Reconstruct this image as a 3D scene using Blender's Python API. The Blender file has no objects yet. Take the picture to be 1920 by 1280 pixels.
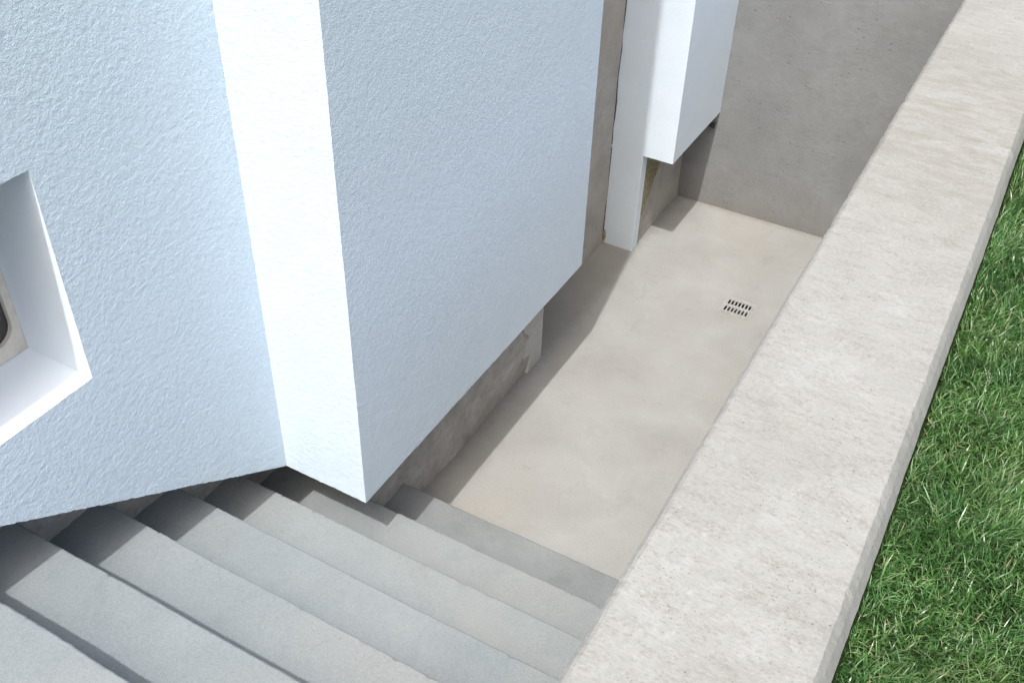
import bpy, math
import numpy as np
from mathutils import Matrix, Vector

sc = bpy.context.scene
# ------------------------------------------------------------------ camera
PITCH, YAW, ROLL = math.radians(38.9587), math.radians(-28.0856), math.radians(1.9076)
fw = Vector((math.sin(YAW)*math.cos(PITCH), math.cos(YAW)*math.cos(PITCH), -math.sin(PITCH)))
rt0 = Vector((math.cos(YAW), -math.sin(YAW), 0.0))
up0 = rt0.cross(fw)
rt = rt0*math.cos(ROLL) + up0*math.sin(ROLL)
up = up0*math.cos(ROLL) - rt0*math.sin(ROLL)
cam_data = bpy.data.cameras.new('camera')
cam_data.lens = 1910.97/1920*36.0
cam_data.sensor_width = 36.0
cam_data.clip_start = 0.05
cam_data.clip_end = 1000
cam = bpy.data.objects.new('camera', cam_data)
cam.matrix_world = Matrix(((rt.x, up.x, -fw.x, 0), (rt.y, up.y, -fw.y, 0), (rt.z, up.z, -fw.z, 3.1823), (0, 0, 0, 1)))
sc.collection.objects.link(cam)
sc.camera = cam

# ------------------------------------------------------------------ sky, sun, exposure
SUN = Vector((0.078, -0.515, 1.0)).normalized()          # towards the sun
EL = math.asin(SUN.z)
AZ = math.atan2(SUN.x, SUN.y)
w = bpy.data.worlds.new('World'); sc.world = w; w.use_nodes = True
wn = w.node_tree.nodes; wl = w.node_tree.links
sky = wn.new('ShaderNodeTexSky'); sky.sky_type = 'NISHITA'; sky.sun_disc = False
sky.sun_elevation = EL; sky.sun_rotation = AZ
sky.air_density = 1.5; sky.dust_density = 10.0; sky.ozone_density = 3.5
bg = wn['Background']; bg.inputs['Strength'].default_value = 0.15
wl.new(sky.outputs['Color'], bg.inputs['Color'])
sd = bpy.data.lights.new('sun', 'SUN'); sd.energy = 2.0; sd.angle = math.radians(0.9); sd.color = (1.0, 0.987, 0.968)
so = bpy.data.objects.new('sun', sd); sc.collection.objects.link(so)
so.rotation_euler = SUN.to_track_quat('Z', 'Y').to_euler()
sc.view_settings.view_transform = 'Standard'; sc.view_settings.look = 'None'
sc.view_settings.gamma = 1.0; sc.view_settings.use_curve_mapping = False
sc.view_settings.exposure = 0.72
sc.cycles.max_bounces = 5; sc.cycles.diffuse_bounces = 3; sc.cycles.glossy_bounces = 2; sc.cycles.transmission_bounces = 2
sc.cycles.caustics_reflective = False; sc.cycles.caustics_refractive = False
sc.cycles.use_adaptive_sampling = True; sc.cycles.adaptive_threshold = 0.02
sc.cycles.use_denoising = True; sc.cycles.denoiser = 'OPENIMAGEDENOISE'; sc.cycles.denoising_prefilter = 'NONE'; sc.cycles.denoising_input_passes = 'RGB_ALBEDO_NORMAL'

# ------------------------------------------------------------------ measures (metres, floor of the sunken area at z = 0)
RISE, TREAD, YG = 0.17, 0.2599, 2.2804      # riser, tread depth, front edge of the lowest step
XA, XB = -1.8382, -1.5033                   # plaster faces beside the stair / along the sunken floor
YB, YC, YD, YF = 1.8153, 3.452, 4.5186, 5.2254
HB, SA = 0.5993, 0.6736                     # height of the lower plaster edge, slope of that edge beside the stair
XP, XB1, XB2, YE = -1.6711, -1.6838, -1.8066, 3.4327
ZP, X0, X1 = 1.70, -0.368, 0.026            # parapet top and its two faces
LAWN = 1.635
XCORE = -2.05                              # plinth beside the stair
NY0, NY1, NZ0, NZ1 = 0.60, 1.1997, 1.4629, 2.058
NX = -2.09                                  # depth of the niche
TOP = 5.4

# ------------------------------------------------------------------ helpers
col = sc.collection

def vnoise(P, seed=0):
    """smooth value noise in [-1, 1], vectorised"""
    P = np.asarray(P, float)
    I = np.floor(P).astype(np.int64); F = P - I
    F = F*F*F*(F*(F*6 - 15) + 10)
    def h(ix, iy, iz):
        n = (ix*374761393 + iy*668265263 + iz*2147483647 + seed*1274126177) & 0x7fffffff
        n = ((n ^ (n >> 13))*1274126177) & 0x7fffffff
        n = ((n ^ (n >> 16))*668265263) & 0x7fffffff
        return ((n ^ (n >> 15)) & 0xffffff)/float(0xffffff)*2 - 1
    out = 0
    for dx in (0, 1):
        for dy in (0, 1):
            for dz in (0, 1):
                wgt = (F[:, 0] if dx else 1 - F[:, 0])*(F[:, 1] if dy else 1 - F[:, 1])*(F[:, 2] if dz else 1 - F[:, 2])
                out = out + wgt*h(I[:, 0] + dx, I[:, 1] + dy, I[:, 2] + dz)
    return out

def vec_noise(P, freq, seed):
    return np.stack([vnoise(P*freq + 17.3*k, seed + k) for k in range(3)], 1)

class MB:
    def __init__(self): self.v = []; self.f = []; self.n = 0
    def add(self, verts, faces):
        self.v.append(np.asarray(verts, float).reshape(-1, 3))
        self.f += [tuple(i + self.n for i in q) for q in faces]
        self.n += len(self.v[-1])
    def patch(self, p00, p10, p11, p01, step):
        """bilinear patch; normal follows (p10-p00) x (p01-p00)"""
        p00, p10, p11, p01 = [np.array(q, float) for q in (p00, p10, p11, p01)]
        nu = max(1, int(round(max(np.linalg.norm(p10 - p00), np.linalg.norm(p11 - p01))/step)))
        nv = max(1, int(round(max(np.linalg.norm(p01 - p00), np.linalg.norm(p11 - p10))/step)))
        u, v = np.meshgrid(np.linspace(0, 1, nu + 1), np.linspace(0, 1, nv + 1))
        u = u.ravel()[:, None]; v = v.ravel()[:, None]
        V = (1-u)*(1-v)*p00 + u*(1-v)*p10 + u*v*p11 + (1-u)*v*p01
        i, j = np.meshgrid(np.arange(nu), np.arange(nv))
        a = (j*(nu + 1) + i).ravel()
        self.add(V, np.stack([a, a + 1, a + nu + 2, a + nu + 1], 1).tolist())
    def box(self, x0, x1, y0, y1, z0, z1, step=99, skip=''):
        P = lambda x, y, z: (x, y, z)
        if 'x' not in skip: self.patch(P(x0,y1,z0), P(x0,y0,z0), P(x0,y0,z1), P(x0,y1,z1), step)
        if 'X' not in skip: self.patch(P(x1,y0,z0), P(x1,y1,z0), P(x1,y1,z1), P(x1,y0,z1), step)
        if 'y' not in skip: self.patch(P(x0,y0,z0), P(x1,y0,z0), P(x1,y0,z1), P(x0,y0,z1), step)
        if 'Y' not in skip: self.patch(P(x1,y1,z0), P(x0,y1,z0), P(x0,y1,z1), P(x1,y1,z1), step)
        if 'z' not in skip: self.patch(P(x0,y1,z0), P(x1,y1,z0), P(x1,y0,z0), P(x0,y0,z0), step)
        if 'Z' not in skip: self.patch(P(x0,y0,z1), P(x1,y0,z1), P(x1,y1,z1), P(x0,y1,z1), step)
    def profile(self, pts, xs, axis):
        """closed profile swept along an axis; pts in the other two axes; xs = stations"""
        n = len(pts); V = []
        for s in xs:
            for (a, b) in pts: V.append((s, a, b) if axis == 'x' else (a, s, b))
        F = []
        for k in range(len(xs) - 1):
            for i in range(n):
                j = (i + 1) % n
                q = (k*n + i, k*n + j, (k+1)*n + j, (k+1)*n + i)
                F.append(q if axis == 'y' else q[::-1])
        e0 = tuple(range(n)); e1 = tuple((len(xs) - 1)*n + i for i in range(n))
        F += [e0[::-1], e1] if axis == 'y' else [e0, e1[::-1]]
        self.add(V, F)
    def wobble(self, *layers):
        V = np.concatenate(self.v)
        D = 0
        for freq, amp, seed in layers: D = D + vec_noise(V, freq, seed)*np.array(amp)
        self.v = [V + D]
        return self
    def build(self, name, mat, parent=None, smooth=False):
        V = np.concatenate(self.v)
        me = bpy.data.meshes.new(name)
        me.from_pydata(V.tolist(), [], self.f); me.update()
        if smooth: me.polygons.foreach_set('use_smooth', [True]*len(me.polygons))
        me.materials.append(mat)
        o = bpy.data.objects.new(name, me); col.objects.link(o)
        if parent: 
            o.parent = parent; o.matrix_parent_inverse = Matrix.Translation(-parent.location)
        return o

def merged(mb):
    """weld coincident vertices (for smooth shading across patches)"""
    V = np.concatenate(mb.v); key = np.round(V*1e5).astype(np.int64)
    _, idx, inv = np.unique(key, axis=0, return_index=True, return_inverse=True)
    inv = inv.ravel()
    m = MB(); m.v = [V[idx]]; m.n = len(idx)
    m.f = [tuple(int(inv[i]) for i in q) for q in mb.f]
    return m

def tag(o, label=None, cat=None, group=None, kind=None):
    if label: o['label'] = label
    if cat: o['category'] = cat
    if group: o['group'] = group
    if kind: o['kind'] = kind
    return o

def empty(name, loc):
    o = bpy.data.objects.new(name, None); o.location = loc; o.empty_display_size = 0.1
    col.objects.link(o); return o

# ------------------------------------------------------------------ materials
class NT:
    def __init__(self, name):
        self.m = bpy.data.materials.new(name); self.m.use_nodes = True
        self.t = self.m.node_tree; self.b = self.t.nodes['Principled BSDF']
        g = self.new('ShaderNodeNewGeometry'); self.pos = g.outputs['Position']; self.geo = g
    def new(self, typ, **kw):
        n = self.t.nodes.new(typ)
        for k, v in kw.items(): setattr(n, k, v)
        return n
    def link(self, a, b): self.t.links.new(a, b)
    def map(self, scale=(1, 1, 1), loc=(0, 0, 0), rot=(0, 0, 0), src=None):
        n = self.new('ShaderNodeMapping'); n.inputs['Scale'].default_value = scale
        n.inputs['Location'].default_value = loc; n.inputs['Rotation'].default_value = rot
        self.link(src or self.pos, n.inputs['Vector']); return n.outputs[0]
    def noise(self, scale, detail=3, rough=.55, dist=0, vec=None):
        n = self.new('ShaderNodeTexNoise'); n.inputs['Scale'].default_value = scale
        n.inputs['Detail'].default_value = detail; n.inputs['Roughness'].default_value = rough
        n.inputs['Distortion'].default_value = dist
        self.link(vec or self.pos, n.inputs['Vector']); return n.outputs['Fac']
    def voro(self, scale, vec=None, feat='F1', rand=1.0):
        n = self.new('ShaderNodeTexVoronoi', feature=feat); n.inputs['Scale'].default_value = scale
        n.inputs['Randomness'].default_value = rand
        self.link(vec or self.pos, n.inputs['Vector']); return n
    def ramp(self, fac, stops, interp='LINEAR'):
        n = self.new('ShaderNodeValToRGB'); e = n.color_ramp.elements; n.color_ramp.interpolation = interp
        while len(e) < len(stops): e.new(0.5)
        for s, (p, c) in zip(e, stops):
            s.position = p; s.color = (c, c, c, 1) if isinstance(c, (int, float)) else (*c, 1)
        self.link(fac, n.inputs['Fac']); return n.outputs['Color']
    def mix(self, fac, a, b, mode='MIX'):
        n = self.new('ShaderNodeMix', data_type='RGBA', blend_type=mode)
        for s, v in ((n.inputs[0], fac), (n.inputs[6], a), (n.inputs[7], b)):
            if isinstance(v, (int, float)): s.default_value = v
            elif isinstance(v, tuple): s.default_value = (*v, 1)
            else: self.link(v, s)
        return n.outputs[2]
    def math(self, op, a, b=0.0, c=0.0):
        n = self.new('ShaderNodeMath', operation=op)
        for s, v in zip(n.inputs, (a, b, c)):
            if isinstance(v, (int, float)): s.default_value = v
            else: self.link(v, s)
        return n.outputs[0]
    def sep(self, src=None):
        n = self.new('ShaderNodeSeparateXYZ'); self.link(src or self.pos, n.inputs[0]); return n.outputs
    def bump(self, h, dist, strength=1.0, normal=None):
        n = self.new('ShaderNodeBump'); n.inputs['Distance'].default_value = dist; n.inputs['Strength'].default_value = strength
        self.link(h, n.inputs['Height'])
        if normal: self.link(normal, n.inputs['Normal'])
        return n.outputs[0]
    def done(self, color, rough=.85, normal=None, spec=.3):
        for k, v in (('Base Color', color), ('Roughness', rough)):
            if isinstance(v, (int, float)): self.b.inputs[k].default_value = v
            elif isinstance(v, tuple): self.b.inputs[k].default_value = (*v, 1)
            else: self.link(v, self.b.inputs[k])
        if normal: self.link(normal, self.b.inputs['Normal'])
        self.b.inputs['Specular IOR Level'].default_value = spec
        return self.m

def mat_plaster(name, colr, dist=.0020, grain=.6):
    t = NT(name)
    n1 = t.noise(145, 3, .65, .3, t.map((1, 1, 1.3), rot=(.6, 0, 0)))
    n2 = t.noise(260, 2, .6)
    nb = t.bump(t.math('ADD', n1, t.math('MULTIPLY', n2, .5)), dist)
    c = t.mix(t.ramp(t.noise(5, 3, .6), [(.3, 0), (.75, 1)]), tuple(x*.955 for x in colr), colr)
    c = t.mix(t.math('MULTIPLY', t.ramp(t.noise(150, 3, .7, .4, t.map((1, 1, 1.3), rot=(.6, 0, 0), loc=(3, 3, 3))), [(.3, 0), (.7, 1)]), grain), c, tuple(x*.80 for x in colr))
    return t.done(c, .9, nb, .15)

def mat_cement(name, light, dark, tint, bscale=3.0, pits=0.25, bump=.0008, warm=None, grime=False):
    t = NT(name)
    a = t.noise(bscale, 5, .62, .3); b = t.noise(bscale*4.7, 5, .65)
    c = t.mix(t.ramp(a, [(.33, 0), (.68, 1)]), dark, light)
    c = t.mix(t.math('MULTIPLY', t.ramp(b, [(.45, 0), (.75, 1)]), .55), c, tint)
    if warm: c = t.mix(t.math('MULTIPLY', t.ramp(t.noise(1.7, 3, .5, 0, t.map(loc=(5, 2, 1))), [(.5, 0), (.72, 1)]), .6), c, warm)
    g = t.noise(230, 4, .75)
    c = t.mix(.24, c, t.ramp(g, [(.25, .10), (.75, 1.0)]), 'OVERLAY')
    st = t.noise(9, 6, .75, .8, t.map((1, .7, 1), loc=(4, 4, 4)))
    c = t.mix(t.math('MULTIPLY', t.ramp(st, [(.56, 0), (.74, 1)]), .35), c, tuple(x*.72 for x in dark))
    c = t.mix(t.math('MULTIPLY', t.ramp(t.noise(15, 6, .8, .4, t.map(loc=(9, 1, 4))), [(.60, 0), (.74, 1)]), .3), c, tuple(min(1, x*1.25) for x in light))
    vo = t.voro(46).outputs['Distance']
    pm = t.math('MULTIPLY', t.ramp(vo, [(.08, 1), (.16, 0)]), t.ramp(t.noise(9, 2), [(.52, 0), (.62, 1)]))
    c = t.mix(t.math('MULTIPLY', pm, pits), c, tuple(x*.45 for x in dark))
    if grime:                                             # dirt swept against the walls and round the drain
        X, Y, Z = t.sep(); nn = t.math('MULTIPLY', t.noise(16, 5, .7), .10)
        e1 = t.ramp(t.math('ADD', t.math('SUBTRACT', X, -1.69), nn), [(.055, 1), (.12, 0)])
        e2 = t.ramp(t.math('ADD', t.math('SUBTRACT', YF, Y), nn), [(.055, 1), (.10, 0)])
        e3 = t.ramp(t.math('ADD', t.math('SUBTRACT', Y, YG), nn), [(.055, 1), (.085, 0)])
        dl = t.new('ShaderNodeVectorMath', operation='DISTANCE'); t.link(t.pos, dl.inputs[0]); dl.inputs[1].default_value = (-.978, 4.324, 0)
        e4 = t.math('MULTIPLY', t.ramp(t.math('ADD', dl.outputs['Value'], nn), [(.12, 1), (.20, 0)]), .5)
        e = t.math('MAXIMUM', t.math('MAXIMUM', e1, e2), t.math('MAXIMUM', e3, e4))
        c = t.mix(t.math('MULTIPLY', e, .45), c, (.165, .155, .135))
    h = t.math('ADD', t.noise(22, 5, .6), t.math('MULTIPLY', g, .12))
    return t.done(c, .88, t.bump(h, bump*3), .25)

def mat_parapet():
    t = NT('parapet_concrete')
    a = t.noise(3.0, 4, .65, .4)
    streak = t.noise(15, 5, .7, .5, t.map((.8, 2.2, 1), rot=(0, 0, -.12)))
    fine = t.noise(110, 4, .75, .2, t.map((.8, 1.4, 1)))
    y = t.sep()[1]
    c = t.mix(t.ramp(a, [(.3, 0), (.7, 1)]), (.237, .239, .229), (.279, .284, .274))
    c = t.mix(t.math('MULTIPLY', t.ramp(streak, [(.52, 0), (.72, 1)]), .42), c, (.196, .189, .170))
    c = t.mix(t.math('MULTIPLY', t.ramp(t.noise(6, 6, .8, .5, t.map(loc=(3, 1, 0))), [(.52, 0), (.72, 1)]), .6), c, (.329, .338, .335))
    grain = t.math('ADD', t.math('MULTIPLY', fine, .7), t.math('MULTIPLY', streak, .3))
    c = t.mix(t.math('MULTIPLY', t.ramp(grain, [(.5, 0), (.64, 1)]), .6), c, (.177, .172, .156))
    c = t.mix(t.math('MULTIPLY', t.ramp(fine, [(.30, 1), (.44, 0)]), .5), c, (.353, .359, .352))
    vo = t.voro(52).outputs['Distance']; vo2 = t.voro(120).outputs['Distance']
    pit = t.math('MAXIMUM', t.math('MULTIPLY', t.ramp(vo, [(.05, 1), (.15, 0)]), t.ramp(streak, [(.50, 0), (.58, 1)])), t.math('MULTIPLY', t.ramp(vo2, [(.1, .7), (.22, 0)]), t.ramp(t.noise(9, 3, .6), [(.45, 0), (.6, 1)])))
    c = t.mix(t.math('MULTIPLY', pit, .6), c, (.115, .108, .095))
    lump = t.math('ADD', t.math('MULTIPLY', streak, .5), t.math('MULTIPLY', fine, .3))
    lump = t.math('SUBTRACT', lump, t.math('MULTIPLY', pit, .4))
    # brownish weathered stretch, and white paint scuffs near the stair
    band = t.math('MULTIPLY', t.ramp(t.math('DIVIDE', y, 10.0), [(.25, 0), (.31, 1), (.36, 1), (.43, 0)]), t.ramp(t.noise(10, 6, .75, .6, t.map((.7, 2.0, 1), rot=(0, 0, -.12), loc=(2, 5, 0))), [(.42, 0), (.66, 1)]))
    c = t.mix(t.math('MULTIPLY', band, .6), c, (.196, .183, .151))
    ell = t.new('ShaderNodeVectorMath', operation='LENGTH'); t.link(t.map((11.0, 3.0, 0), loc=(3.0, -3.45, 0), rot=(0, 0, 0)), ell.inputs[0])
    sc_ = t.math('MULTIPLY', t.ramp(ell.outputs['Value'], [(.35, 1), (1.0, 0)]), t.ramp(t.noise(30, 8, .82, .3, t.map((1.4, .7, 1), rot=(0, 0, .25))), [(.50, 0), (.68, 1)]))
    c = t.mix(t.math('MULTIPLY', sc_, .45), c, (.368, .381, .378))
    # mossy grey weathering on the outer chamfer
    x = t.sep()[0]
    edge = t.ramp(t.math('ADD', x, t.math('MULTIPLY', t.noise(30, 4, .6), .03)), [(0.010, 0), (.022, 1)])
    c = t.mix(t.math('MULTIPLY', edge, .45), c, (.191, .201, .189))
    return t.done(c, .9, t.bump(lump, .0030), .2)

def mat_far_wall():
    t = NT('cast_concrete')
    a = t.noise(1.9, 4, .6, .3); b = t.noise(11, 5, .7)
    c = t.mix(t.ramp(a, [(.3, 0), (.7, 1)]), (.212, .219, .222), (.262, .270, .272))
    c = t.mix(t.math('MULTIPLY', t.ramp(b, [(.45, 0), (.7, 1)]), .4), c, (.180, .180, .176))
    c = t.mix(.14, c, t.ramp(t.noise(200, 3, .7), [(.25, .1), (.75, 1.0)]), 'OVERLAY')
    z = t.sep()[2]
    low_tone = t.ramp(t.math('ADD', z, t.math('MULTIPLY', t.noise(6, 3), .25)), [(.10, 1), (.42, 0)])  # wall colour turns darker and browner towards the bottom
    c = t.mix(t.math('MULTIPLY', low_tone, .4), c, (.180, .162, .140))
    vo = t.voro(24).outputs['Distance']; vo2 = t.voro(60).outputs['Distance']
    m = t.ramp(t.noise(4, 3, .6, 0, t.map(loc=(2, 0, 4))), [(.44, 0), (.58, 1)])
    p = t.math('MAXIMUM', t.math('MULTIPLY', t.ramp(vo, [(.10, 1), (.17, 0)]), m), t.math('MULTIPLY', t.ramp(vo2, [(.12, 1), (.22, 0)]), t.math('MULTIPLY', m, .7)))
    c = t.mix(t.math('MULTIPLY', p, .36), c, (.108, .099, .090))
    h = t.math('SUBTRACT', t.noise(30, 5, .6), t.math('MULTIPLY', p, .5))
    return t.done(c, .88, t.bump(h, .0022), .2)

def mat_rough_plinth():
    t = NT('rough_plinth')
    a = t.noise(7, 5, .65, .4); b = t.noise(26, 5, .7)
    c = t.mix(t.ramp(a, [(.35, 0), (.65, 1)]), (.42, .405, .38), (.56, .55, .53))
    c = t.mix(t.math('MULTIPLY', t.ramp(b, [(.5, 0), (.7, 1)]), .5), c, (.29, .265, .235))
    return t.done(c, .92, t.bump(t.math('ADD', a, t.math('MULTIPLY', b, .5)), .012), .15)

def mat_plain(name, colr, rough=.6, var=.15, scale=30, spec=.4, bump=0):
    t = NT(name)
    n = t.noise(scale, 4, .6)
    c = t.mix(t.ramp(n, [(.3, 0), (.7, 1)]), tuple(x*(1 - var) for x in colr), tuple(min(1, x*(1 + var)) for x in colr))
    return t.done(c, rough, t.bump(n, bump) if bump else None, spec)

def mat_grass():
    t = NT('grass_blade')
    r = t.geo.outputs['Random Per Island']
    c = t.ramp(r, [(0, (.026, .082, .020)), (.4, (.068, .182, .040)), (.72, (.122, .268, .075)), (.90, (.22, .37, .17)), (.97, (.36, .40, .22)), (1, (.34, .30, .17))])
    pat = t.noise(6, 4, .6)
    c = t.mix(t.math('MULTIPLY', t.ramp(pat, [(.4, 0), (.65, 1)]), .45), c, (.035, .10, .04))
    c = t.mix(t.math('MULTIPLY', t.ramp(t.noise(3.2, 3, .6, 0, t.map(loc=(7, 3, 0))), [(.5, 0), (.7, 1)]), .4), c, (.15, .22, .06))
    m = t.done(c, .32, None, .7)
    tr = t.new('ShaderNodeBsdfTranslucent'); t.link(c, tr.inputs['Color'])
    mx = t.new('ShaderNodeMixShader'); mx.inputs[0].default_value = .25
    out = t.t.nodes['Material Output']
    t.link(t.b.outputs[0], mx.inputs[1]); t.link(tr.outputs[0], mx.inputs[2]); t.link(mx.outputs[0], out.inputs['Surface'])
    return m

def mat_ground():
    t = NT('lawn_ground')
    x, y, z = t.sep()
    far = t.ramp(t.math('DIVIDE', t.math('ADD', t.math('ABSOLUTE', x), t.math('ABSOLUTE', y)), 20.0), [(.2, 0), (.45, 1)])
    soil = t.mix(t.noise(40, 5, .7), (.010, .020, .005), (.025, .04, .012))
    green = t.mix(t.noise(60, 6, .8), (.025, .06, .012), (.09, .16, .04))
    return t.done(t.mix(far, soil, green), .95, t.bump(t.noise(50, 5, .7), .02), .1)

M = {}
M['plaster'] = mat_plaster('white_plaster', (.745, .865, .965))
M['plaster_smooth'] = mat_plaster('smooth_plaster', (.80, .88, .95), .0003, .15)
M['plaster_end'] = mat_plaster('end_plaster', (.75, .85, .93), .0010, .4)
M['floor'] = mat_cement('floor_screed', (.304, .308, .300), (.245, .247, .236), (.270, .275, .270), 2.6, .35, .0008, (.284, .270, .243), True)
M['step'] = mat_cement('step_cement', (.239, .261, .266), (.203, .225, .232), (.222, .241, .243), 3.2, .3, .0006, (.248, .248, .236))
M['step_blue'] = mat_cement('blue_grey_step_cement', (.221, .245, .257), (.184, .211, .225), (.205, .227, .232), 2.6, .3, .0006, (.230, .236, .230))
M['step_damp'] = mat_cement('damp_step_cement', (.210, .226, .230), (.162, .175, .178), (.186, .198, .202), 5.0, .3, .0008)
M['parapet'] = mat_parapet()
M['far'] = mat_far_wall()
M['plinth'] = mat_rough_plinth()
M['plinth_far'] = mat_cement('plinth_cement', (.44, .425, .40), (.34, .325, .30), (.38, .37, .35), 6.0, .4, .002, (.36, .32, .27))
M['patch'] = mat_plain('plinth_render', (.54, .54, .53), .9, .06, 25, .15, .002)
M['foam'] = mat_plain('foam_filler', (.30, .27, .18), .9, .35, 60, .1, .01)
M['joint'] = mat_plain('dark_joint', (.05, .05, .05), .9, .3, 40)
M['frame'] = mat_plain('window_frame', (.66, .62, .55), .5, .12, 25, .4)
M['glass'] = mat_plain('dark_window', (.055, .048, .045), .25, .35, 14, .5)
M['steel'] = mat_plain('drain_steel', (.30, .30, .29), .6, .1, 50, .3)
M['pit'] = mat_plain('drain_pit', (.07, .08, .08), .9, .2, 30, .1)
M['dark'] = mat_plain('dark_rust', (.06, .055, .05), .8, .3, 60)
M['grass'] = mat_grass()
M['ground'] = mat_ground()

# ------------------------------------------------------------------ setting: ground, floor
g = MB()
B = 160.0
hx0, hx1, hy0, hy1 = -2.2, X1 - .004, -1.25, YF + .28
for (a0, a1, b0, b1) in ((hx1, B, -B, B), (-B, hx0, -B, B), (hx0, hx1, -B, hy0), (hx0, hx1, hy1, B)):
    g.patch((a0, b0, LAWN), (a1, b0, LAWN), (a1, b1, LAWN), (a0, b1, LAWN), 400)
tag(g.build('ground', M['ground']), kind='structure')

DX0, DX1, DY0, DY1 = -1.055, -.900, 4.252, 4.396       # drain opening
f = MB()
fx0, fx1, fy0, fy1 = -2.0, X0 + .05, 2.20, YF + .05
for (a0, a1, b0, b1) in ((fx0, fx1, fy0, DY0), (fx0, fx1, DY1, fy1), (fx0, DX0, DY0, DY1), (DX1, fx1, DY0, DY1)):
    f.patch((a0, b0, 0), (a1, b0, 0), (a1, b1, 0), (a0, b1, 0), .1)
tag(f.build('floor', M['floor']), kind='structure')

# ------------------------------------------------------------------ staircase
stair = empty('staircase', (-1.16, 1.6, 0))
tag(stair, 'pale grey cement staircase descending beside the white wall to the sunken floor', 'stairs')
rng = np.random.default_rng(4)
def step_mesh(yfront, yback, ztop, zbot, seed, mat):
    m = MB()
    c = .006
    prof = [(yback, zbot), (yfront, zbot), (yfront, ztop - c), (yfront - c*.35, ztop - c*.35), (yfront - c, ztop), (yfront - .013, ztop), (yfront - .03, ztop), ((yfront*2 + yback)/3, ztop), ((yfront + yback*2)/3, ztop), (yback, ztop)]
    m.profile(prof, np.linspace(-2.16, X0 + .03, 340), 'x')
    V = np.concatenate(m.v)
    edge = (V[:, 1] > yfront - c - .001) & (V[:, 2] > ztop - c - .001)
    n = vnoise(np.c_[V[:, 0]*38, np.zeros(len(V)), np.zeros(len(V))], seed + 50)*.6 + vnoise(np.c_[V[:, 0]*95, np.ones(len(V)), np.zeros(len(V))], seed + 51)*.5
    k = np.where(edge, np.clip(n - .46, 0, 1)*.005, 0)
    V[:, 1] -= k; V[:, 2] -= k*.8; m.v = [V]
    m.wobble((4, (.0, .0028, .0015), seed), (40, (0, .0009, .0007), seed + 5), (140, (0, .0007, .0005), seed + 9))
    return m.build('step', mat, stair)
for i in range(7):
    yf = YG - i*TREAD
    yb = yf - TREAD - .03 if i < 6 else -.42
    step_mesh(yf, yb, RISE*(i + 1), RISE*i - .05 if i else -.1, 30 + i*7, M['step_damp'] if i == 0 else M['step_blue'] if i > 2 else M['step'])
for k in range(3):
    yf = -.40 - k*.27
    step_mesh(yf, yf - .31, 1.19 + (k + 1)*.147, 1.0 + k*.147, 90 + k*7, M['step_blue'])

# ------------------------------------------------------------------ parapet
pw = MB()
ci, co = .015, .027
ys = np.concatenate([np.linspace(-3.0, .4, 80), np.linspace(.42, 5.4, 900), np.linspace(5.45, 9.0, 80)])
prof = [(X0, -.2), (X0, ZP - .5), (X0, ZP - .012)]
prof += [(X0 + ci*.5, ZP - .004), (X0 + ci, ZP)]
prof += [(X0 + ci + (X1 - co - X0 - ci)*k/16, ZP) for k in range(1, 16)]
prof += [(X1 - co, ZP), (X1 - co*.5, ZP - .017), (X1, ZP - .042), (X1, ZP - .13), (X1, -.2)]
pw.profile(prof[::-1], ys, 'y')
V = np.concatenate(pw.v)
for (xe, sgn, sd_) in ((X0 + ci*.5, 1, 71), (X1 - co, -1, 83)):
    near = (np.abs(V[:, 0] - xe) < .012) & (V[:, 2] > ZP - .03)
    n = vnoise(np.c_[V[:, 1]*26, np.zeros(len(V)), np.zeros(len(V))], sd_)*.6 + vnoise(np.c_[V[:, 1]*62, np.ones(len(V)), np.zeros(len(V))], sd_ + 1)*.5
    k = np.where(near, np.clip(n - .40, 0, 1)*.006, 0)
    V[:, 0] += sgn*k; V[:, 2] -= k*.6
pw.v = [V]
pw = pw.wobble((1.5, (.0030, 0, .0010), 3), (16, (.0010, 0, .0008), 8), (60, (.0010, 0, .0009), 12))
po = pw.build('parapet_wall', M['parapet'], smooth=False)
tag(po, 'pale concrete parapet wall running diagonally between the sunken floor and the lawn', 'wall', kind='thing')

# ------------------------------------------------------------------ wall closing the sunken area
fwall = empty('concrete_wall', (-1.1, YF + .12, 0))
tag(fwall, 'grey pitted cast concrete wall closing the far end of the sunken floor', 'wall', kind='thing')
m = MB(); m.box(-2.15, X0 - .002, YF, YF + .26, -.1, ZP - .01, .04)
m.wobble((3, (0, .002, .0), 5))
m.build('wall_body', M['far'], fwall)

# ------------------------------------------------------------------ house
house = empty('house', (-2.1, 1.8, 0))
tag(house, 'white rough plastered house wall overhanging the stair and the sunken floor', 'house')
S = .0042
A = lambda y: HB + SA*(YB - y)                # lower plaster edge beside the stair
m = MB()
ZT = 2.75
YA0 = .45
# face beside the stair, with the niche
def faceA(y0, y1, za0, za1, zb0, zb1, st=S): m.patch((XA, y0, za0), (XA, y1, za1), (XA, y1, zb1), (XA, y0, zb0), st)
faceA(YA0, NY0, A(YA0), A(NY0), ZT, ZT)
faceA(NY0, NY1, A(NY0), A(NY1), NZ0, NZ0)
faceA(NY0, NY1, NZ1, NZ1, ZT, ZT)
faceA(NY1, YB, A(NY1), A(YB), ZT, ZT)
faceA(-3.0, YA0, A(YA0), A(YA0), ZT, ZT, .05)
faceA(-3.0, YB, ZT, ZT, TOP, TOP, .2)
m.patch((XCORE - .05, YA0, A(YA0)), (XCORE - .05, YB, A(YB)), (XA, YB, A(YB)), (XA, YA0, A(YA0)), S)      # underside
m.patch((XCORE - .05, -3, A(YA0)), (XCORE - .05, YA0, A(YA0)), (XA, YA0, A(YA0)), (XA, -3, A(YA0)), .05)
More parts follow.
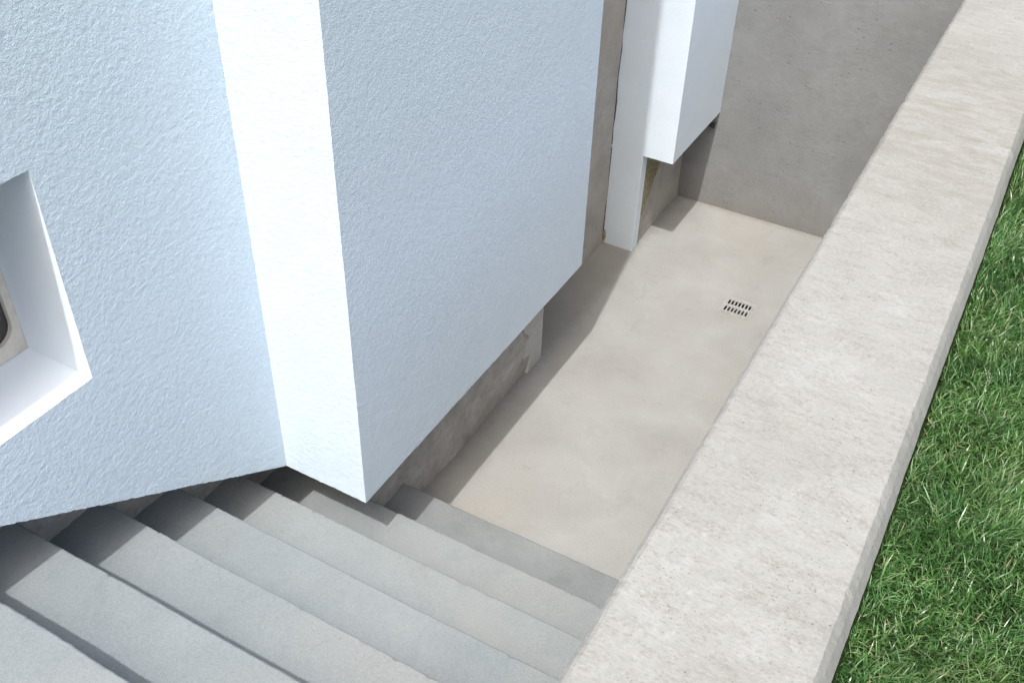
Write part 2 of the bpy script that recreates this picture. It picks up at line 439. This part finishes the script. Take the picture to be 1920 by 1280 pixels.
# projecting bay
m.patch((XA, YB, HB), (XB, YB, HB), (XB, YB, ZT), (XA, YB, ZT), S)
m.patch((XB, YB, HB), (XB, YC, HB), (XB, YC, ZT), (XB, YB, ZT), S)
m.patch((XA, YB, ZT), (XB, YB, ZT), (XB, YB, TOP), (XA, YB, TOP), .2)
m.patch((XB, YB, ZT), (XB, YC, ZT), (XB, YC, TOP), (XB, YB, TOP), .2)
m.patch((XB, YC, HB), (XB2 - .02, YC, HB), (XB2 - .02, YC, TOP), (XB, YC, TOP), .03)
m.patch((-2.05, YB, HB), (-2.05, YC, HB), (XB, YC, HB), (XB, YB, HB), .012)
m.wobble((9, (.0, .0006, .0012), 2), (70, (.00018, .0004, .0012), 7), (130, (.00032, .0005, .0013), 11), (210, (.00012, .0002, .0005), 15))
m.build('plaster_wall', M['plaster'], house, smooth=True)

# niche reveals
m = MB()
m.patch((NX, NY0, NZ0), (XA, NY0, NZ0), (XA, NY1, NZ0), (NX, NY1, NZ0), .03)            # sill
m.patch((XA, NY1, NZ0), (XA, NY1, NZ1), (NX, NY1, NZ1), (NX, NY1, NZ0), .03)            # far reveal
m.patch((NX, NY0, NZ0), (NX, NY0, NZ1), (XA, NY0, NZ1), (XA, NY0, NZ0), .03)
m.patch((NX, NY1, NZ1), (XA, NY1, NZ1), (XA, NY0, NZ1), (NX, NY0, NZ1), .03)
m.build('niche', M['plaster_smooth'], house)

# window at the back of the niche: frame with a rounded opening
win = MB()
fr = .022; rad = .05; tk = .02
def rounded(y0, y1, z0, z1, r, n=6):
    pts = []
    for (cy, cz, a0) in ((y1 - r, z0 + r, -90), (y1 - r, z1 - r, 0), (y0 + r, z1 - r, 90), (y0 + r, z0 + r, 180)):
        for k in range(n + 1):
            a = math.radians(a0 + 90*k/n); pts.append((cy + r*math.cos(a), cz + r*math.sin(a)))
    return pts
inner = rounded(NY0 + fr, NY1 - fr, NZ0 + .048, NZ1 - .11, rad)
outer = []
for (y, z) in inner:
    cy, cz = (NY0 + NY1)/2, (NZ0 + NZ1)/2
    outer.append((y, z))
def ring_out(pts, y0, y1, z0, z1, n=6):
    out = []
    corners = [(y1, z0), (y1, z1), (y0, z1), (y0, z0)]
    for q in range(4):
        for k in range(n + 1): out.append(corners[q])
    return out
outer = ring_out(inner, NY0 + .001, NY1 - .001, NZ0 + .001, NZ1 - .001)
n = len(inner)
V = [(NX + tk, y, z) for y, z in outer] + [(NX + tk, y, z) for y, z in inner] + [(NX + .003, y, z) for y, z in inner]
F = []
for k in range(n):
    j = (k + 1) % n
    if outer[k] == outer[j]: F.append((k, n + j, n + k))
    else: F.append((k, j, n + j, n + k))
    F.append((n + k, n + j, 2*n + j, 2*n + k))
win.add(V, F)
wf = win.build('window', M['frame'], house)
m = MB(); m.patch((NX + .006, NY0 + .01, NZ0 + .01), (NX + .006, NY1 - .01, NZ0 + .01), (NX + .006, NY1 - .01, NZ1 - .01), (NX + .006, NY0 + .01, NZ1 - .01), 9)
pane = m.build('pane', M['glass']); pane.parent = wf; pane.matrix_parent_inverse = wf.matrix_parent_inverse.copy()
pane.matrix_parent_inverse = Matrix.Translation((0, 0, 0))

# end piece of the plastered wall beyond the open joint
m = MB()
XL = XB2 - .075
m.patch((XL, YD, HB), (XB, YD, HB), (XB, YD, ZT), (XL, YD, ZT), .012)
m.patch((XB, YD, HB), (XB, YF - .003, HB), (XB, YF - .003, ZT), (XB, YD, ZT), .012)
m.patch((XL, YD, ZT), (XB, YD, ZT), (XB, YD, TOP), (XL, YD, TOP), .2)
m.patch((XB, YD, ZT), (XB, YF - .003, ZT), (XB, YF - .003, TOP), (XB, YD, TOP), .2)
m.patch((XL, YF - .003, HB), (XB, YF - .003, HB), (XB, YD, HB), (XL, YD, HB), .05)      # underside
m.patch((XL, YD + .12, 0), (XL, YD, 0), (XL, YD, TOP), (XL, YD + .12, TOP), .05)
XPL = XB2 - .004
m.patch((XL, YD, 0), (XP, YD, 0), (XP, YD, HB), (XL, YD, HB), .012)                      # narrow foot down to the floor
m.patch((XP, YD, 0), (XP, YD + .07, 0), (XP, YD + .07, HB), (XP, YD, HB), .012)
m.patch((XP, YD + .07, 0), (XP - .03, YD + .07, 0), (XP - .03, YD + .07, HB), (XP, YD + .07, HB), .03)
m.wobble((14, (.0002, .0008, .0012), 4), (70, (.0002, .0005, .0008), 9))
m.build('end_wall', M['plaster_end'], house, smooth=True)

# concrete plinth behind and below the plaster
m = MB()
m.box(-2.6, XCORE, -3.0, YB + .24, -.2, NZ0 - .03, .03)
m.box(-2.6, NX - .01, -3.0, YB + .12, NZ0 - .02, TOP - .05, 1)
m.box(-2.6, XB1, YB + .22, YE, -.2, TOP - .05, .03)
m.wobble((6, (.006, .004, .004), 21), (24, (.004, .003, .003), 25))
m.build('plinth', M['plinth'], house)
m = MB()
m.box(-2.6, XB2 - .045, YE - .02, YD + .4, -.2, TOP - .06, .04)
m.box(-2.6, XP - .014, YD + .06, YF - .002, -.2, TOP - .07, .03)
m.wobble((6, (.004, .003, .003), 31), (24, (.002, .002, .002), 35))
m.build('plinth', M['plinth_far'], house)
m = MB(); m.box(-9, -2.59, -3, 9, 1.2, TOP - .02); m.box(-9, XA - .06, -3.0, 9, TOP, TOP + .15)
m.build('house_body', M['plaster_end'], house)

# lighter render patch at the end of the nearer plinth
def slab(pts, x0, x1):
    """polygon in (y, z) given thickness in x"""
    mb = MB(); n = len(pts)
    V = [(x1, y, z) for y, z in pts] + [(x0, y, z) for y, z in pts]
    F = [tuple(range(n)), tuple(range(2*n - 1, n - 1, -1))] + [(i, n + i, n + (i + 1) % n, (i + 1) % n) for i in range(n)]
    mb.add(V, F); return mb
zz = np.linspace(0.0, HB - .004, 26)
left = [(YE - .20 + .055*math.sin(z*9) + .035*vnoise(np.array([[z*18, 1, 2]]), 3)[0] + (.10 if z < .1 else 0), z) for z in zz]
pts = [(YE + .004, 0.0), (YE + .004, HB - .004)] + left[::-1]
slab(pts, XB1 - .01, XB1 + .012).build('render_patch', M['patch'], house)

# foam remnants, joint filler
m = MB()
u = np.linspace(0, 1, 14)
pts = [(YD + .075, HB - .004), (YD + .52, HB - .004), (YD + .43, HB - .06), (YD + .33, HB - .12), (YD + .24, HB - .24), (YD + .17, HB - .33), (YD + .10, HB - .40), (YD + .075, HB - .41)]
m = slab(pts, XP - .03, XP - .002); 
m.build('foam_filler', M['foam'], house)
m = MB(); m.box(XB2 - .047, XB2 - .032, YD - .008, YD + .02, .02, .08, .008); m.wobble((40, (.006, .006, .006), 3), (110, (.003, .003, .003), 4))
m.build('foam_filler', M['foam'], house)
JX = XB2 - .045
m = MB(); m.patch((JX - .01, YD - .005, .62), (JX + .004, YD - .005, .62), (JX + .017, YD - .005, TOP - .1), (JX - .01, YD - .005, TOP - .1), .03); m.wobble((14, (.003, .001, 0), 3))
m.patch((JX - .01, YD - .004, .02), (JX + .003, YD - .004, .02), (JX + .005, YD - .004, .6), (JX - .01, YD - .004, .6), .03)
m.build('joint', M['joint'], house)

# stub on the far wall under the overhang
m = MB(); m.box(XB - .13, XB - .015, YF - .012, YF + .01, .50, .528, .012); m.wobble((45, (.004, .003, .007), 6))
o = m.build('tie_stub', M['dark'], fwall)

# ------------------------------------------------------------------ floor drain
dr = empty('floor_drain', ((DX0 + DX1)/2, (DY0 + DY1)/2, 0))
tag(dr, 'small slotted metal drain grate set flush in the sunken floor', 'drain')
m = MB()
px0, px1, py0, py1 = DX0 + .006, DX1 - .006, DY0 + .006, DY1 - .006
nsl = 7; zt = .0035; zb = -.003
sw = (px1 - px0 - .012)/nsl
xs = [px0]
for k in range(nsl):
    cx = px0 + .006 + sw*(k + .5); xs += [cx - sw*.30, cx + sw*.30]
xs.append(px1)
yb = [py0, py0 + .012, py0 + .054, py0 + .074, py0 + .116, py1]
for j in range(5):
    for i in range(len(xs) - 1):
        hole = (i % 2 == 1) and (j in (1, 3))
        x0_, x1_, y0_, y1_ = xs[i], xs[i + 1], yb[j], yb[j + 1]
        if not hole: m.patch((x0_, y0_, zt), (x1_, y0_, zt), (x1_, y1_, zt), (x0_, y1_, zt), 9)
        else:
            m.patch((x0_, y0_, zb), (x0_, y0_, zt), (x0_, y1_, zt), (x0_, y1_, zb), 9)
            m.patch((x1_, y1_, zb), (x1_, y1_, zt), (x1_, y0_, zt), (x1_, y0_, zb), 9)
            m.patch((x1_, y0_, zb), (x1_, y0_, zt), (x0_, y0_, zt), (x0_, y0_, zb), 9)
            m.patch((x0_, y1_, zb), (x0_, y1_, zt), (x1_, y1_, zt), (x1_, y1_, zb), 9)
m.box(px0, px1, py0, py1, zb, zt, 9, skip='Zz')
m.build('grate', M['steel'], dr)
m = MB()
for (a0, a1, b0, b1) in ((DX0 - .004, DX1 + .004, DY0 - .004, DY0 + .005), (DX0 - .004, DX1 + .004, DY1 - .005, DY1 + .004), (DX0 - .004, DX0 + .005, DY0 + .005, DY1 - .005), (DX1 - .005, DX1 + .004, DY0 + .005, DY1 - .005)):
    m.box(a0, a1, b0, b1, -.02, .002)
m.build('frame', M['steel'], dr)
m = MB()
a0, a1, b0, b1 = DX0 + .003, DX1 - .003, DY0 + .003, DY1 - .003
m.patch((a0, b0, -.14), (a1, b0, -.14), (a1, b1, -.14), (a0, b1, -.14), 9)
m.patch((a0, b0, -.14), (a0, b1, -.14), (a0, b1, -.01), (a0, b0, -.01), 9); m.patch((a1, b1, -.14), (a1, b0, -.14), (a1, b0, -.01), (a1, b1, -.01), 9)
m.patch((a1, b0, -.14), (a0, b0, -.14), (a0, b0, -.01), (a1, b0, -.01), 9); m.patch((a0, b1, -.14), (a1, b1, -.14), (a1, b1, -.01), (a0, b1, -.01), 9)
m.build('pit', M['pit'], dr)

# ------------------------------------------------------------------ grass
def grass(regions, seed):
    r = np.random.default_rng(seed); Vs = []; Fs = []; base = 0
    for (x0, x1, y0, y1, dens, wmul) in regions:
        N = int((x1 - x0)*(y1 - y0)*dens)
        p = np.stack([r.uniform(x0, x1, N), r.uniform(y0, y1, N), np.full(N, LAWN)], 1)
        clump = vnoise(np.c_[p[:, :2]*7, np.zeros(N)], 5); cl2 = vnoise(np.c_[p[:, :2]*22, np.zeros(N)], 9)
        L = .046*(1 + .35*clump + .25*cl2)*r.uniform(.35, 1.3, N)
        wd = r.uniform(.0012, .0029, N)*wmul
        dirn = np.where(r.random(N) < .45, r.uniform(0, 2*np.pi, N), r.normal(-.6, .6, N)) + 1.8*vnoise(np.c_[p[:, :2]*9, np.ones(N)], 6)
        lean = np.clip(r.normal(.55, .38, N), .02, 1.4); curl = r.uniform(.1, .75, N)
        d = np.stack([np.cos(dirn), np.sin(dirn), np.zeros(N)], 1)
        tw = r.uniform(-.9, .9, N)
        sidev = np.stack([-np.sin(dirn + tw), np.cos(dirn + tw), np.zeros(N)], 1)
        pts = []; q = p.copy()
        ang = lean.copy()
        for k in range(4):
            wk = (1.0, .95, .7, .0)[k]
            if k < 3: pts += [q - sidev*(wd*wk*.5)[:, None], q + sidev*(wd*wk*.5)[:, None]]
            else: pts += [q]
            if k < 3:
                q = q + (d*np.sin(ang)[:, None] + np.array([0, 0, 1])*np.cos(ang)[:, None])*(L/3)[:, None]; ang = np.minimum(ang + curl*.5, 1.75)
        V = np.stack(pts, 1)                                        # N,7,3
        keep_x = X1 + .004
        V[:, :, 0] = np.maximum(V[:, :, 0], keep_x - .012*(V[:, :, 2] > ZP - .02))
        Vs.append(V.reshape(-1, 3))
        b = base + np.arange(N)[:, None]*7
        Fs.append((b, N)); base += N*7
    V = np.concatenate(Vs)
    nb = base//7
    b = np.arange(nb)*7
    quads = np.stack([np.stack([b, b+1, b+3, b+2], 1), np.stack([b+2, b+3, b+5, b+4], 1)], 1)   # nb,2,4
    tris = np.stack([b+4, b+5, b+6], 1)
    loops = np.concatenate([quads.reshape(nb, 8), tris], 1).ravel()
    starts = (np.arange(nb)[:, None]*11 + np.array([0, 4, 8])).ravel()
    tot = np.tile([4, 4, 3], nb)
    me = bpy.data.meshes.new('grass')
    me.vertices.add(len(V)); me.vertices.foreach_set('co', V.ravel())
    me.loops.add(len(loops)); me.loops.foreach_set('vertex_index', loops.astype(np.int32))
    me.polygons.add(len(starts)); me.polygons.foreach_set('loop_start', starts.astype(np.int32)); me.polygons.foreach_set('loop_total', tot.astype(np.int32))
    me.update(calc_edges=True); me.validate()
    me.polygons.foreach_set('use_smooth', [True]*len(me.polygons))
    me.materials.append(M['grass'])
    o = bpy.data.objects.new('grass', me); col.objects.link(o); return o
go = grass([(X1 + .006, .75, .7, 4.3, 52000, 1.1), (.75, 2.2, .2, 5.5, 9000, 1.5), (X1 + .006, .75, -.8, .7, 12000, 1.3), (X1 + .006, .75, 4.3, 6.5, 12000, 1.3)], 3)
tag(go, 'short dense green lawn grass along the outer side of the parapet', 'grass', kind='stuff')
